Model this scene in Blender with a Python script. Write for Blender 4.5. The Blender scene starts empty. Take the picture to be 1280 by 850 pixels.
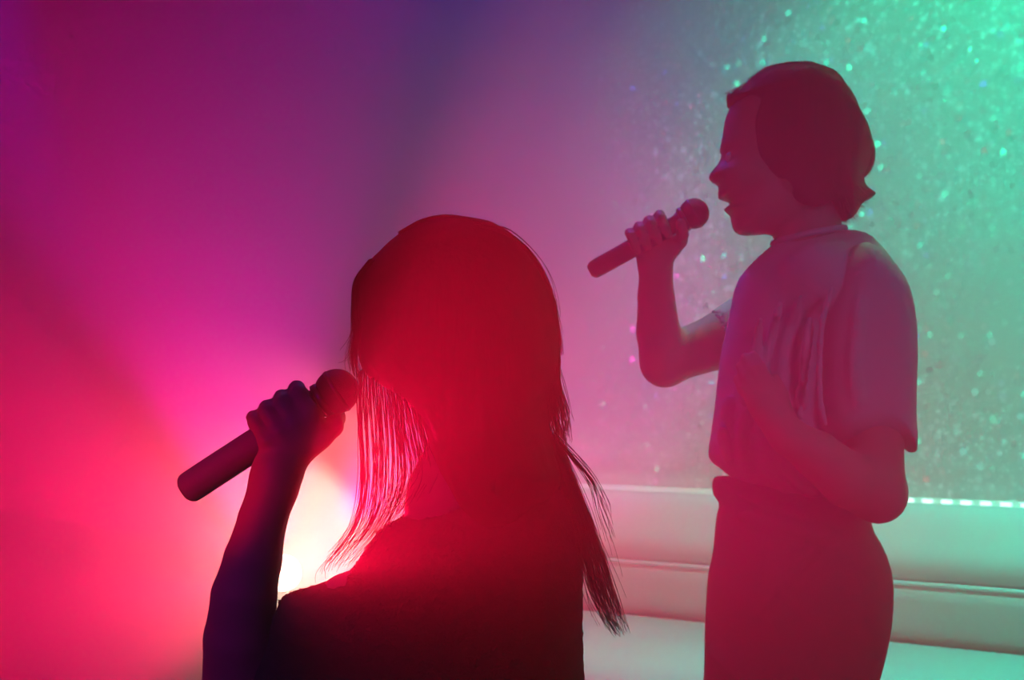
import bpy, math, random
import numpy as np
from mathutils import Vector, noise as mnoise

random.seed(7)
rng = np.random.default_rng(7)
scn = bpy.context.scene
COL = scn.collection

# ------------------------------------------------------------------ camera
EYE = 1.10
FPX = 1778.0
cam_d = bpy.data.cameras.new('camera')
cam = bpy.data.objects.new('camera', cam_d)
COL.objects.link(cam)
cam_d.sensor_width = 36.0
cam_d.lens = 36.0 * FPX / 1280.0
cam_d.shift_y = 75.0 / 1280.0
cam_d.clip_start = 0.05
cam.location = (0, 0, EYE)
cam.rotation_euler = (math.pi / 2, 0, 0)
cam_d.dof.use_dof = True
cam_d.dof.focus_distance = 1.72
cam_d.dof.aperture_fstop = 7.0
scn.camera = cam

scn.view_settings.view_transform = 'Standard'
scn.view_settings.look = 'None'
scn.view_settings.gamma = 1.0
scn.view_settings.exposure = 0.0
scn.view_settings.use_curve_mapping = False
cy = scn.cycles
cy.volume_bounces = 0
cy.max_bounces = 5
cy.diffuse_bounces = 2
cy.glossy_bounces = 2
cy.transparent_max_bounces = 8
cy.use_denoising = True
cy.sample_clamp_direct = 12
cy.sample_clamp_indirect = 2

world = bpy.data.worlds.new('world')
scn.world = world
world.use_nodes = True
world.node_tree.nodes['Background'].inputs[0].default_value = (0.02, 0.01, 0.05, 1)
world.node_tree.nodes['Background'].inputs[1].default_value = 0.0


def P(px, py, Y):
    return Vector(((px - 640.0) / FPX * Y, Y, EYE + (500.0 - py) / FPX * Y))


def add_light(name, kind, loc, color, power, target=None, size=0.05, spot=None, blend=0.5, size_y=None):
    d = bpy.data.lights.new(name, kind)
    d.color = color
    d.energy = power
    if kind == 'AREA':
        d.size = size
        if size_y:
            d.shape = 'RECTANGLE'
            d.size_y = size_y
    else:
        d.shadow_soft_size = size
    if spot:
        d.spot_size = math.radians(spot)
        d.spot_blend = blend
    o = bpy.data.objects.new(name, d)
    COL.objects.link(o)
    o.location = loc
    if target is not None:
        o.rotation_euler = (Vector(target) - Vector(loc)).to_track_quat('-Z', 'Y').to_euler()
    return o


# wall frame: the sofa's back runs along TV (towards the right and nearer), NV points into the room
WO = Vector((0.225, 4.0, 0))
TV = Vector((0.81, -0.586, 0)).normalized()
NV = Vector((-TV.y * -1, -TV.x, 0)).normalized()
NV = Vector((TV.y, -TV.x, 0)).normalized()


def W(s, n, z):
    return WO + TV * s + NV * n + Vector((0, 0, z))


YW = 1.70   # seated singer
YS = 2.35   # standing singer
LAMP = P(354, 716, 2.2)

# lights ----------------------------------------------------------------
def dirn(off, clock):
    """direction 'off' degrees away from the camera, 'clock' degrees from straight up towards the right"""
    a, c = math.radians(off), math.radians(clock)
    return Vector((math.sin(a) * math.sin(c), -math.cos(a), math.sin(a) * math.cos(c)))


LL = LAMP + Vector((0, -0.04, 0))
#LIGHTS_BEGIN
LIGHTS = [
    ('red_forward_beam', 'SPOT', LL, (1.000, 0.000, 0.050), 135, LL + dirn(35, 60), 0.02, 42, 0.75),
    ('red_right_beam', 'SPOT', LAMP + Vector((0.05, 0.35, 0.05)), (1.000, 0.000, 0.672), 420, LAMP + Vector((0.05, 0.35, 0.05)) + dirn(158, 40), 0.02, 50, 0.9),
    ('red_left_beam', 'SPOT', LL, (1.000, 0.000, 0.095), 225, LL + dirn(95, -74), 0.02, 158, 0.8),
    ('teal_wall_wash', 'SPOT', W(2.35, 0.95, 2.0), (0.000, 1.000, 0.600), 780, W(1.00, 0, 1.35), 0.06, 70, 0.5),
    ('blue_ceiling_wash', 'SPOT', (0.0, 3.0, 2.75), (0.060, 0.090, 1.000), 170, (0.2, 3.6, 0.0), 0.2, 130, 0.8),
    ('violet_front_wash', 'SPOT', (1.3, 0.2, 2.2), (0.150, 0.380, 1.000), 85, (0.5, 2.35, 1.1), 0.2, 34, 0.8),
    ('violet_left_beam', 'SPOT', (-1.24, 3.0, 2.75), (0.000, 0.000, 1.000), 818.62, (-0.90, 3.0, 0.6), 0.05, 14, 0.6),
    ('led_strip_light', 'AREA', W(0.6, -0.08, 0.875), (0.100, 1.000, 0.800), 3.6, W(0.6, 0.3, 1.2), 2.4, None, 0),
    ('red_side_beam', 'SPOT', LL, (1.000, 0.000, 0.251), 220, LL + dirn(55, 62), 0.02, 52, 1.0),
    ('red_near_left_beam', 'SPOT', LL, (1.000, 0.000, 0.090), 131.59, LL + dirn(46, -62), 0.02, 68, 1.0),
    ('violet_arm_wash', 'SPOT', (-1.0, 0.5, 1.5), (0.500, 0.000, 1.000), 26, (-0.33, 1.7, 0.85), 0.1, 30, 0.8),
    ('warm_disc', 'SPOT', P(388, 655, 3.95), (1.000, 0.140, 0.110), 560, P(386, 650, 4.6), 0.03, 74, 0.6),
    ('red_high_beam', 'SPOT', LL, (1.000, 0.000, 0.420), 500, LL + dirn(90, -11), 0.02, 60, 0.45),
    ('red_low_right_beam', 'SPOT', LL, (1.000, 0.000, 0.080), 310, LL + dirn(62, 87), 0.02, 50, 1.0),
    ('red_back_glow', 'SPOT', P(560, 560, 2.5), (1.000, 0.000, 0.000), 39.49, P(560, 560, 2.5) + dirn(172, 20), 0.03, 150, 0.8),
    ('warm_core', 'SPOT', P(378, 700, 4.32), (1.000, 0.850, 0.620), 300, P(378, 698, 4.6), 0.02, 84, 0.8),
    ('teal_top_wash', 'SPOT', W(1.10, 0.72, 2.76), (0.000, 1.000, 0.450), 190, W(1.25, 0.02, 0.95), 0.05, 96, 0.35),
    ('red_veil_beam', 'SPOT', LL, (1.000, 0.000, 0.030), 85, LL + dirn(22, 60), 0.02, 24, 1.0),
    ('red_floor_beam', 'SPOT', LL, (1.000, 0.000, 0.090), 420, LL + dirn(95, -112), 0.02, 62, 1.0),
    ('red_hand_beam', 'SPOT', LL, (1.000, 0.000, 0.120), 45, LL + dirn(60, -40), 0.02, 64, 1.0),
    ('red_mic_fill', 'SPOT', (-0.95, 0.85, 1.05), (1.000, 0.000, 0.000), 95, P(262, 593, 1.7), 0.02, 13, 0.8),  # added unseen spot that tints the seated singer's microphone red
]
#LIGHTS_END
for (nm, kd, lc, cl, pw_, tg, sz, sp, bl) in LIGHTS:
    add_light(nm, kd, lc, cl, pw_, target=tg, size=sz, spot=sp, blend=bl, size_y=0.02 if kd == 'AREA' else None)


# ------------------------------------------------------------------ materials
def mat(name, color, rough=0.7, metal=0.0, trans=0.0, spec=0.3, emit=None, estr=0.0):
    m = bpy.data.materials.new(name)
    m.use_nodes = True
    nt = m.node_tree
    b = nt.nodes['Principled BSDF']
    b.inputs['Base Color'].default_value = (*color, 1)
    b.inputs['Roughness'].default_value = rough
    b.inputs['Metallic'].default_value = metal
    b.inputs['Specular IOR Level'].default_value = spec
    if emit:
        b.inputs['Emission Color'].default_value = (*emit, 1)
        b.inputs['Emission Strength'].default_value = estr
    if trans > 0:
        t = nt.nodes.new('ShaderNodeBsdfTranslucent')
        t.inputs[0].default_value = (*[min(1, c * 2.2) for c in color], 1)
        mx = nt.nodes.new('ShaderNodeMixShader')
        mx.inputs[0].default_value = trans
        out = nt.nodes['Material Output']
        nt.links.new(b.outputs[0], mx.inputs[1])
        nt.links.new(t.outputs[0], mx.inputs[2])
        nt.links.new(mx.outputs[0], out.inputs[0])
    return m


def add_noise(m, scale, amount, bump=0.0, bscale=None, stretch=(1, 1, 1)):
    nt = m.node_tree
    b = nt.nodes['Principled BSDF']
    col = tuple(b.inputs['Base Color'].default_value)
    tc = nt.nodes.new('ShaderNodeTexCoord')
    mp = nt.nodes.new('ShaderNodeMapping')
    mp.inputs['Scale'].default_value = stretch
    nt.links.new(tc.outputs['Object'], mp.inputs[0])
    n = nt.nodes.new('ShaderNodeTexNoise')
    n.inputs['Scale'].default_value = scale
    n.inputs['Detail'].default_value = 4
    nt.links.new(mp.outputs[0], n.inputs['Vector'])
    r = nt.nodes.new('ShaderNodeValToRGB')
    r.color_ramp.elements[0].position = 0.3
    r.color_ramp.elements[1].position = 0.7
    r.color_ramp.elements[0].color = (*[c * (1 - amount) for c in col[:3]], 1)
    r.color_ramp.elements[1].color = (*[min(1, c * (1 + amount)) for c in col[:3]], 1)
    nt.links.new(n.outputs['Fac'], r.inputs[0])
    nt.links.new(r.outputs[0], b.inputs['Base Color'])
    if bump:
        n2 = nt.nodes.new('ShaderNodeTexNoise')
        n2.inputs['Scale'].default_value = bscale or scale * 3
        nt.links.new(mp.outputs[0], n2.inputs['Vector'])
        bp = nt.nodes.new('ShaderNodeBump')
        bp.inputs['Strength'].default_value = bump
        bp.inputs['Distance'].default_value = 0.003
        nt.links.new(n2.outputs['Fac'], bp.inputs['Height'])
        nt.links.new(bp.outputs[0], b.inputs['Normal'])
    return m


M_skin = add_noise(mat('skin', (0.40, 0.25, 0.19), 0.55), 30, 0.06)
M_hair = add_noise(mat('dark_hair', (0.022, 0.013, 0.010), 0.75, spec=0.1), 60, 0.4, 0.5, 160, (1, 1, 0.06))
M_brown = add_noise(mat('brown_hair', (0.085, 0.048, 0.038), 0.75, spec=0.1), 60, 0.35, 0.5, 160, (1, 1, 0.06))
M_strand = mat('hair_strands', (0.060, 0.030, 0.018), 0.45, trans=0.45)
M_shirt = add_noise(mat('white_cotton', (0.52, 0.52, 0.55), 0.9), 50, 0.03, 0.3, 700)
M_trouser = add_noise(mat('dark_trouser_cloth', (0.035, 0.03, 0.035), 0.9), 80, 0.15, 0.3, 600)
M_sweater = add_noise(mat('dark_boucle_knit', (0.035, 0.022, 0.030), 0.95), 120, 0.3, 0.6, 300)
M_mic = add_noise(mat('mic_black', (0.025, 0.025, 0.028), 0.45), 200, 0.1)
M_mic_grey = add_noise(mat('mic_grey', (0.17, 0.17, 0.18), 0.6), 200, 0.06)
M_grille = add_noise(mat('mic_grille_steel', (0.06, 0.06, 0.065), 0.5, metal=0.6), 300, 0.3, 0.8, 900)
M_ring = mat('mic_ring', (0.09, 0.09, 0.10), 0.35, metal=0.8)
M_vinyl = add_noise(mat('white_vinyl', (0.74, 0.76, 0.75), 0.55), 6, 0.03, 0.15, 60)
M_lamp = mat('lamp_black', (0.015, 0.015, 0.017), 0.5)
M_lens = mat('lamp_lens', (0.9, 0.5, 0.4), 0.3, emit=(1.0, 0.55, 0.38), estr=14)
M_led = mat('led_diffuser', (0.6, 0.9, 0.8), 0.4, emit=(0.42, 1.0, 0.74), estr=0.55)
M_leddot = mat('led_chip', (0.8, 1.0, 0.9), 0.4, emit=(0.66, 1.0, 0.88), estr=4.5)
M_floor = add_noise(mat('dark_floor', (0.06, 0.055, 0.06), 0.5), 5, 0.2)
M_ceil = add_noise(mat('ceiling_paint', (0.12, 0.11, 0.13), 0.9), 4, 0.1)
M_plain = add_noise(mat('plain_wall_paint', (0.42, 0.40, 0.42), 0.85), 3, 0.04)
M_black = mat('black_rubber', (0.015, 0.015, 0.015), 0.8)
M_eye = mat('eye_white', (0.75, 0.73, 0.70), 0.2)
M_stool = add_noise(mat('stool_leather', (0.05, 0.02, 0.02), 0.5), 30, 0.1)


def glitter_mat():
    m = bpy.data.materials.new('glitter_wall')
    m.use_nodes = True
    nt = m.node_tree
    b = nt.nodes['Principled BSDF']
    L = nt.links.new
    tc = nt.nodes.new('ShaderNodeTexCoord')
    n = nt.nodes.new('ShaderNodeTexNoise')
    n.inputs['Scale'].default_value = 3.0
    L(tc.outputs['Object'], n.inputs['Vector'])
    base = nt.nodes.new('ShaderNodeValToRGB')
    base.color_ramp.elements[0].color = (0.30, 0.33, 0.33, 1)
    base.color_ramp.elements[1].color = (0.40, 0.42, 0.42, 1)
    L(n.outputs['Fac'], base.inputs[0])
    # each voronoi cell is a flake with its own tilt
    v = nt.nodes.new('ShaderNodeTexVoronoi')
    v.inputs['Scale'].default_value = 34
    L(tc.outputs['Object'], v.inputs['Vector'])
    # round flake
    lt = nt.nodes.new('ShaderNodeMath'); lt.operation = 'LESS_THAN'
    lt.inputs[1].default_value = 0.30
    L(v.outputs['Distance'], lt.inputs[0])
    sep = nt.nodes.new('ShaderNodeSeparateColor')
    L(v.outputs['Color'], sep.inputs[0])
    # random tilt around the surface normal
    sub = nt.nodes.new('ShaderNodeVectorMath'); sub.operation = 'SUBTRACT'
    sub.inputs[1].default_value = (0.5, 0.5, 0.5)
    L(v.outputs['Color'], sub.inputs[0])
    sc = nt.nodes.new('ShaderNodeVectorMath'); sc.operation = 'SCALE'
    sc.inputs['Scale'].default_value = 1.5
    L(sub.outputs[0], sc.inputs[0])
    geo = nt.nodes.new('ShaderNodeNewGeometry')
    ad = nt.nodes.new('ShaderNodeVectorMath'); ad.operation = 'ADD'
    L(sc.outputs[0], ad.inputs[0]); L(geo.outputs['Normal'], ad.inputs[1])
    nm = nt.nodes.new('ShaderNodeVectorMath'); nm.operation = 'NORMALIZE'
    L(ad.outputs[0], nm.inputs[0])
    g = nt.nodes.new('ShaderNodeBsdfGlossy')
    g.inputs['Color'].default_value = (0.95, 0.95, 0.95, 1)
    g.inputs['Roughness'].default_value = 0.34
    L(nm.outputs[0], g.inputs['Normal'])
    # fine paint grain below the flakes
    v2 = nt.nodes.new('ShaderNodeTexNoise')
    v2.inputs['Scale'].default_value = 90
    L(tc.outputs['Object'], v2.inputs['Vector'])
    bp = nt.nodes.new('ShaderNodeBump')
    bp.inputs['Strength'].default_value = 0.6
    bp.inputs['Distance'].default_value = 0.004
    L(v2.outputs['Fac'], bp.inputs['Height'])
    L(bp.outputs[0], b.inputs['Normal'])
    # the glitter thins out towards the far end of the wall
    dt = nt.nodes.new('ShaderNodeVectorMath'); dt.operation = 'DOT_PRODUCT'
    dt.inputs[1].default_value = (TV.x, TV.y, 0)
    L(tc.outputs['Object'], dt.inputs[0])
    gl = nt.nodes.new('ShaderNodeMapRange'); gl.interpolation_type = 'SMOOTHSTEP'
    s00 = WO.dot(TV)
    gl.inputs['From Min'].default_value = s00 - 0.25; gl.inputs['From Max'].default_value = s00 + 0.45
    gl.inputs['To Min'].default_value = 0.08; gl.inputs['To Max'].default_value = 1.0
    L(dt.outputs['Value'], gl.inputs['Value'])
    # glitter flecks of several sizes, sparkle painted as pale base colour, thinning in patches
    pn = nt.nodes.new('ShaderNodeTexNoise'); pn.inputs['Scale'].default_value = 2.2
    L(tc.outputs['Object'], pn.inputs['Vector'])
    last = base.outputs[0]
    for scl, rad, pres in ((27, 0.36, 0.25), (46, 0.42, 0.20), (80, 0.42, 0.2)):
        vv = nt.nodes.new('ShaderNodeTexVoronoi'); vv.inputs['Scale'].default_value = scl
        L(tc.outputs['Object'], vv.inputs['Vector'])
        mr = nt.nodes.new('ShaderNodeMapRange'); mr.interpolation_type = 'SMOOTHSTEP'
        mr.inputs['From Min'].default_value = rad; mr.inputs['From Max'].default_value = rad * 0.35
        L(vv.outputs['Distance'], mr.inputs['Value'])
        sp = nt.nodes.new('ShaderNodeSeparateColor'); L(vv.outputs['Color'], sp.inputs[0])
        ms = nt.nodes.new('ShaderNodeMapRange')
        ms.inputs['From Min'].default_value = pres; ms.inputs['From Max'].default_value = 1.0
        L(sp.outputs[0], ms.inputs['Value'])
        pm = nt.nodes.new('ShaderNodeMapRange')
        pm.inputs['From Min'].default_value = 0.35; pm.inputs['From Max'].default_value = 0.65
        L(pn.outputs['Fac'], pm.inputs['Value'])
        m1 = nt.nodes.new('ShaderNodeMath'); m1.operation = 'MULTIPLY'
        L(mr.outputs[0], m1.inputs[0]); L(ms.outputs[0], m1.inputs[1])
        m2 = nt.nodes.new('ShaderNodeMath'); m2.operation = 'MULTIPLY'
        L(m1.outputs[0], m2.inputs[0]); L(pm.outputs[0], m2.inputs[1])
        m3 = nt.nodes.new('ShaderNodeMath'); m3.operation = 'MULTIPLY'
        L(m2.outputs[0], m3.inputs[0]); L(gl.outputs[0], m3.inputs[1])
        m2 = m3
        mm = nt.nodes.new('ShaderNodeMixRGB'); mm.inputs[2].default_value = (0.98, 0.99, 0.99, 1)
        L(m2.outputs[0], mm.inputs[0]); L(last, mm.inputs[1])
        last = mm.outputs[0]
    L(last, b.inputs['Base Color'])
    b.inputs['Roughness'].default_value = 0.6
    mx = nt.nodes.new('ShaderNodeMixShader')
    mul = nt.nodes.new('ShaderNodeMath'); mul.operation = 'MULTIPLY'
    mul.inputs[1].default_value = 0.32
    L(lt.outputs[0], mul.inputs[0])
    mg = nt.nodes.new('ShaderNodeMath'); mg.operation = 'MULTIPLY'
    L(mul.outputs[0], mg.inputs[0]); L(gl.outputs[0], mg.inputs[1])
    L(mg.outputs[0], mx.inputs[0])
    L(b.outputs[0], mx.inputs[1]); L(g.outputs[0], mx.inputs[2])
    L(mx.outputs[0], nt.nodes['Material Output'].inputs[0])
    return m


M_glitter = glitter_mat()


# ------------------------------------------------------------------ mesh helpers
def tag(o, label=None, cat=None, group=None, kind=None):
    if label: o['label'] = label
    if cat: o['category'] = cat
    if group: o['group'] = group
    if kind: o['kind'] = kind
    return o


def mesh_obj(name, V, F, m, parent=None, base=(0, 0, 0), smooth=True):
    V = np.asarray(V, dtype=np.float32) - np.array(base, dtype=np.float32)
    me = bpy.data.meshes.new(name)
    if isinstance(F, np.ndarray):
        nf, k = F.shape
        me.vertices.add(len(V)); me.vertices.foreach_set('co', V.ravel())
        me.loops.add(nf * k); me.loops.foreach_set('vertex_index', F.astype(np.int32).ravel())
        me.polygons.add(nf)
        me.polygons.foreach_set('loop_start', np.arange(0, nf * k, k, dtype=np.int32))
        me.update(calc_edges=True)
    else:
        me.from_pydata([tuple(map(float, v)) for v in V], [], F)
    me.validate()
    me.polygons.foreach_set('use_smooth', [smooth] * len(me.polygons))
    me.materials.append(m)
    o = bpy.data.objects.new(name, me)
    COL.objects.link(o)
    if parent is not None:
        o.parent = parent
    else:
        o.location = base
    return o


class MB:
    def __init__(s):
        s.v = []; s.f = []

    def add(s, V, F):
        n = len(s.v)
        s.v += [tuple(p) for p in V]
        s.f += [tuple(i + n for i in f) for f in F]

    def lathe(s, a, d, prof, seg=32):
        """prof: list of (t, r) along direction d from a"""
        a = Vector(a); d = Vector(d).normalized()
        u = d.orthogonal().normalized(); w = d.cross(u)
        V = []; F = []
        for t, r in prof:
            for i in range(seg):
                th = 2 * math.pi * i / seg
                V.append(a + d * t + (u * math.cos(th) + w * math.sin(th)) * r)
        for j in range(len(prof) - 1):
            for i in range(seg):
                k = (i + 1) % seg
                F.append((j * seg + i, j * seg + k, (j + 1) * seg + k, (j + 1) * seg + i))
        F.append(tuple(range(seg))[::-1])
        F.append(tuple((len(prof) - 1) * seg + i for i in range(seg)))
        s.add(V, F)

    def prism(s, prof, A, B):
        """profile given by two point lists of equal length"""
        n = len(A)
        s.add(list(A) + list(B), [(i, (i + 1) % n, n + (i + 1) % n, n + i) for i in range(n)]
              + [tuple(range(n))[::-1], tuple(range(n, 2 * n))])

    def box(s, c, ax, ay, az):
        c = Vector(c); ax = Vector(ax); ay = Vector(ay); az = Vector(az)
        V = [c + ax * i + ay * j + az * k for k in (-1, 1) for j in (-1, 1) for i in (-1, 1)]
        s.add(V, [(0, 2, 3, 1), (4, 5, 7, 6), (0, 1, 5, 4), (2, 6, 7, 3), (0, 4, 6, 2), (1, 3, 7, 5)])

    def build(s, name, m, parent=None, base=(0, 0, 0), smooth=False):
        return mesh_obj(name, s.v, s.f, m, parent, base, smooth)


# ------------------------------------------------------------------ signed distance modelling
class SDF:
    def __init__(s, lo, hi, h):
        s.lo = np.array(lo, float); s.h = h
        s.n = np.ceil((np.array(hi) - s.lo) / h).astype(int) + 1
        s.F = np.full(s.n, 0.08, np.float32)

    def _reg(s, lo, hi, pad):
        a = np.clip(((np.array(lo) - pad - s.lo) / s.h).astype(int), 0, s.n)
        b = np.clip(((np.array(hi) + pad - s.lo) / s.h).astype(int) + 2, 0, s.n)
        sl = tuple(slice(a[i], b[i]) for i in range(3))
        ax = [s.lo[i] + s.h * np.arange(a[i], b[i]) for i in range(3)]
        X = ax[0][:, None, None]; Y = ax[1][None, :, None]; Z = ax[2][None, None, :]
        return sl, X, Y, Z, ax

    def _mix(s, sl, d, k, sub=False):
        f = s.F[sl]
        d = d.astype(np.float32)
        if sub:
            d = -d
            if k > 0:
                hh = np.clip(0.5 - 0.5 * (f - d) / k, 0, 1)
                s.F[sl] = f * (1 - hh) + d * hh + k * hh * (1 - hh)
            else:
                s.F[sl] = np.maximum(f, d)
        elif k > 0:
            hh = np.clip(0.5 + 0.5 * (f - d) / k, 0, 1)
            s.F[sl] = f * (1 - hh) + d * hh - k * hh * (1 - hh)
        else:
            s.F[sl] = np.minimum(f, d)

    def cap(s, a, b, ra, rb=None, k=0.01, sub=False):
        rb = ra if rb is None else rb
        a = np.array(a, float); b = np.array(b, float); R = max(ra, rb)
        sl, X, Y, Z, _ = s._reg(np.minimum(a, b) - R, np.maximum(a, b) + R, k + 4 * s.h)
        d = b - a; L2 = max(d @ d, 1e-12)
        t = np.clip(((X - a[0]) * d[0] + (Y - a[1]) * d[1] + (Z - a[2]) * d[2]) / L2, 0, 1)
        D = np.sqrt((X - a[0] - t * d[0]) ** 2 + (Y - a[1] - t * d[1]) ** 2 + (Z - a[2] - t * d[2]) ** 2) - (ra + (rb - ra) * t)
        s._mix(sl, D, k, sub)
        return s

    def chain(s, pts, rad, k=0.01):
        for i in range(len(pts) - 1):
            s.cap(pts[i], pts[i + 1], rad[i], rad[i + 1], k if i == 0 else min(k, 0.004))
        return s

    def ell(s, c, r, R=None, k=0.01, sub=False):
        c = np.array(c, float); r = np.array(r, float)
        m = max(r)
        sl, X, Y, Z, _ = s._reg(c - m, c + m, k + 4 * s.h)
        x = X - c[0]; y = Y - c[1]; z = Z - c[2]
        if R is not None:
            R = np.array(R)   # columns are local axes
            x, y, z = (x * R[0, 0] + y * R[1, 0] + z * R[2, 0], x * R[0, 1] + y * R[1, 1] + z * R[2, 1], x * R[0, 2] + y * R[1, 2] + z * R[2, 2])
        k0 = np.sqrt((x / r[0]) ** 2 + (y / r[1]) ** 2 + (z / r[2]) ** 2)
        k1 = np.sqrt((x / r[0] ** 2) ** 2 + (y / r[1] ** 2) ** 2 + (z / r[2] ** 2) ** 2) + 1e-9
        s._mix(sl, k0 * (k0 - 1) / k1, k, sub)
        return s

    def poly(s, pts, Y0, R, T, k=0.01, sub=False, y_shear=None, sm=2):
        """outline (pixels at distance Y0) rounded into a body of half thickness T, rim radius R"""
        q = [P(px, py, Y0) for px, py in pts]
        q = np.array([(v.x, v.z) for v in q])
        for _ in range(sm):      # corner cutting
            nx = np.roll(q, -1, 0)
            q = np.stack([q * 0.75 + nx * 0.25, q * 0.25 + nx * 0.75], 1).reshape(-1, 2)
        lo = (q[:, 0].min(), Y0 - T, q[:, 1].min()); hi = (q[:, 0].max(), Y0 + T, q[:, 1].max())
        if y_shear is not None:
            lo = (lo[0], lo[1] - 0.15, lo[2]); hi = (hi[0], hi[1] + 0.15, hi[2])
        sl, X, Y, Z, ax = s._reg(lo, hi, k + 4 * s.h)
        xs = ax[0][:, None]; zs = ax[2][None, :]
        d2 = np.full((len(ax[0]), len(ax[2])), 1e9); ins = np.zeros(d2.shape, bool)
        for i in range(len(q)):
            a = q[i]; b = q[(i + 1) % len(q)]
            e = b - a; L2 = max(e @ e, 1e-12)
            t = np.clip(((xs - a[0]) * e[0] + (zs - a[1]) * e[1]) / L2, 0, 1)
            d2 = np.minimum(d2, (xs - a[0] - t * e[0]) ** 2 + (zs - a[1] - t * e[1]) ** 2)
            c = ((a[1] > zs) != (b[1] > zs))
            with np.errstate(divide='ignore', invalid='ignore'):
                xi = a[0] + (zs - a[1]) * e[0] / (e[1] if abs(e[1]) > 1e-12 else 1e-12)
            ins ^= c & (xs < xi)
        sd = np.sqrt(d2); sd[ins] *= -1
        sd = sd[:, None, :]
        yy = np.abs(Y - Y0 - (0 if y_shear is None else y_shear(X, Z))) * (R / T)
        a = np.maximum(sd + R, 0)
        D = np.sqrt(a * a + yy * yy) - R
        D = np.maximum(D, sd)
        s._mix(sl, D, k, sub)
        return s

    def cutbox(s, lo, hi):
        sl, X, Y, Z, _ = s._reg(lo, hi, 0)
        s.F[sl] = 0.08
        return s

    def front(s, px, py, Y0):
        """how far in front of distance Y0 the surface lies at this pixel (negative towards the viewer)"""
        p = P(px, py, Y0)
        i = int(round((p.x - s.lo[0]) / s.h)); k = int(round((p.z - s.lo[2]) / s.h))
        col = s.F[min(max(i, 0), s.n[0] - 1), :, min(max(k, 0), s.n[2] - 1)]
        w = np.where(col < 0)[0]
        return None if len(w) == 0 else float(s.lo[1] + s.h * w[0] - Y0)

    def ridge(s, pts, Y0, r, k, sink=0.3):
        """a soft fold of cloth lying on the near surface"""
        q = resample([(a, b, 0) for a, b in pts], 9)
        dd = [(a, b, s.front(a, b, Y0)) for a, b, _ in q]
        dd = [d for d in dd if d[2] is not None]
        for (a, b, c), (e, f, g) in zip(dd, dd[1:]):
            if abs(c - g) < 0.05:
                s.cap(P(a, b, Y0 + c + r * sink), P(e, f, Y0 + g + r * sink), r, r, k)

    def wobble(s, scale, amp, seed=0):
        """low cost sum-of-sines wobble near the surface"""
        r = np.random.default_rng(seed)
        idx = np.where(np.abs(s.F) < 0.02)
        p = np.stack([s.lo[i] + s.h * idx[i] for i in range(3)], 1)
        v = np.zeros(len(p))
        for _ in range(7):
            w = r.normal(size=3); w *= scale / np.linalg.norm(w) * r.uniform(0.7, 1.5)
            v += np.sin(p @ w + r.uniform(0, 6.28))
        s.F[idx] += (amp * v / 3).astype(np.float32)
        return s

    def mesh(s):
        F = s.F
        F[0] = F[-1] = 0.05; F[:, 0] = F[:, -1] = 0.05; F[:, :, 0] = F[:, :, -1] = 0.05
        S = F < 0
        nx, ny, nz = F.shape
        cnt = np.zeros((nx - 1, ny - 1, nz - 1), np.int8)
        for i in (0, 1):
            for j in (0, 1):
                for k in (0, 1):
                    cnt += S[i:nx - 1 + i, j:ny - 1 + j, k:nz - 1 + k]
        act = (cnt > 0) & (cnt < 8)
        I = np.argwhere(act)
        idm = np.full(act.shape, -1, np.int32)
        idm[act] = np.arange(len(I))
        acc = np.zeros((len(I), 3)); num = np.zeros(len(I))
        cs = [(i, j, k) for i in (0, 1) for j in (0, 1) for k in (0, 1)]
        val = {c: F[I[:, 0] + c[0], I[:, 1] + c[1], I[:, 2] + c[2]] for c in cs}
        for c in cs:
            for ax in range(3):
                if c[ax] == 0:
                    e = list(c); e[ax] = 1; e = tuple(e)
                    a = val[c]; b = val[e]
                    m = (a < 0) != (b < 0)
                    t = np.where(m, a / np.where(m, a - b, 1), 0)
                    p = np.tile(np.array(c, float), (len(I), 1)); p[:, ax] += t
                    acc += p * m[:, None]; num += m
        V = s.lo + s.h * (I + acc / np.maximum(num, 1)[:, None])
        Q = []
        for ax in range(3):
            o1, o2 = [(1, 2), (2, 0), (0, 1)][ax]
            sl0 = [slice(None)] * 3; sl1 = [slice(None)] * 3
            sl0[ax] = slice(0, -1); sl1[ax] = slice(1, None)
            A = S[tuple(sl0)]; B = S[tuple(sl1)]
            E = np.argwhere(A != B)
            ok = (E[:, o1] > 0) & (E[:, o2] > 0) & (E[:, o1] < F.shape[o1] - 1) & (E[:, o2] < F.shape[o2] - 1)
            E = E[ok]
            flip = ~A[E[:, 0], E[:, 1], E[:, 2]]
            def cell(d1, d2):
                c = E.copy(); c[:, o1] += d1; c[:, o2] += d2
                return idm[c[:, 0], c[:, 1], c[:, 2]]
            q = np.stack([cell(-1, -1), cell(0, -1), cell(0, 0), cell(-1, 0)], 1)
            q[flip] = q[flip][:, ::-1]
            Q.append(q)
        return V, np.concatenate(Q)


def sdf_obj(name, G, m, parent, base):
    V, Q = G.mesh()
    G.F = None
    return mesh_obj(name, V, Q, m, parent, base)


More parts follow.
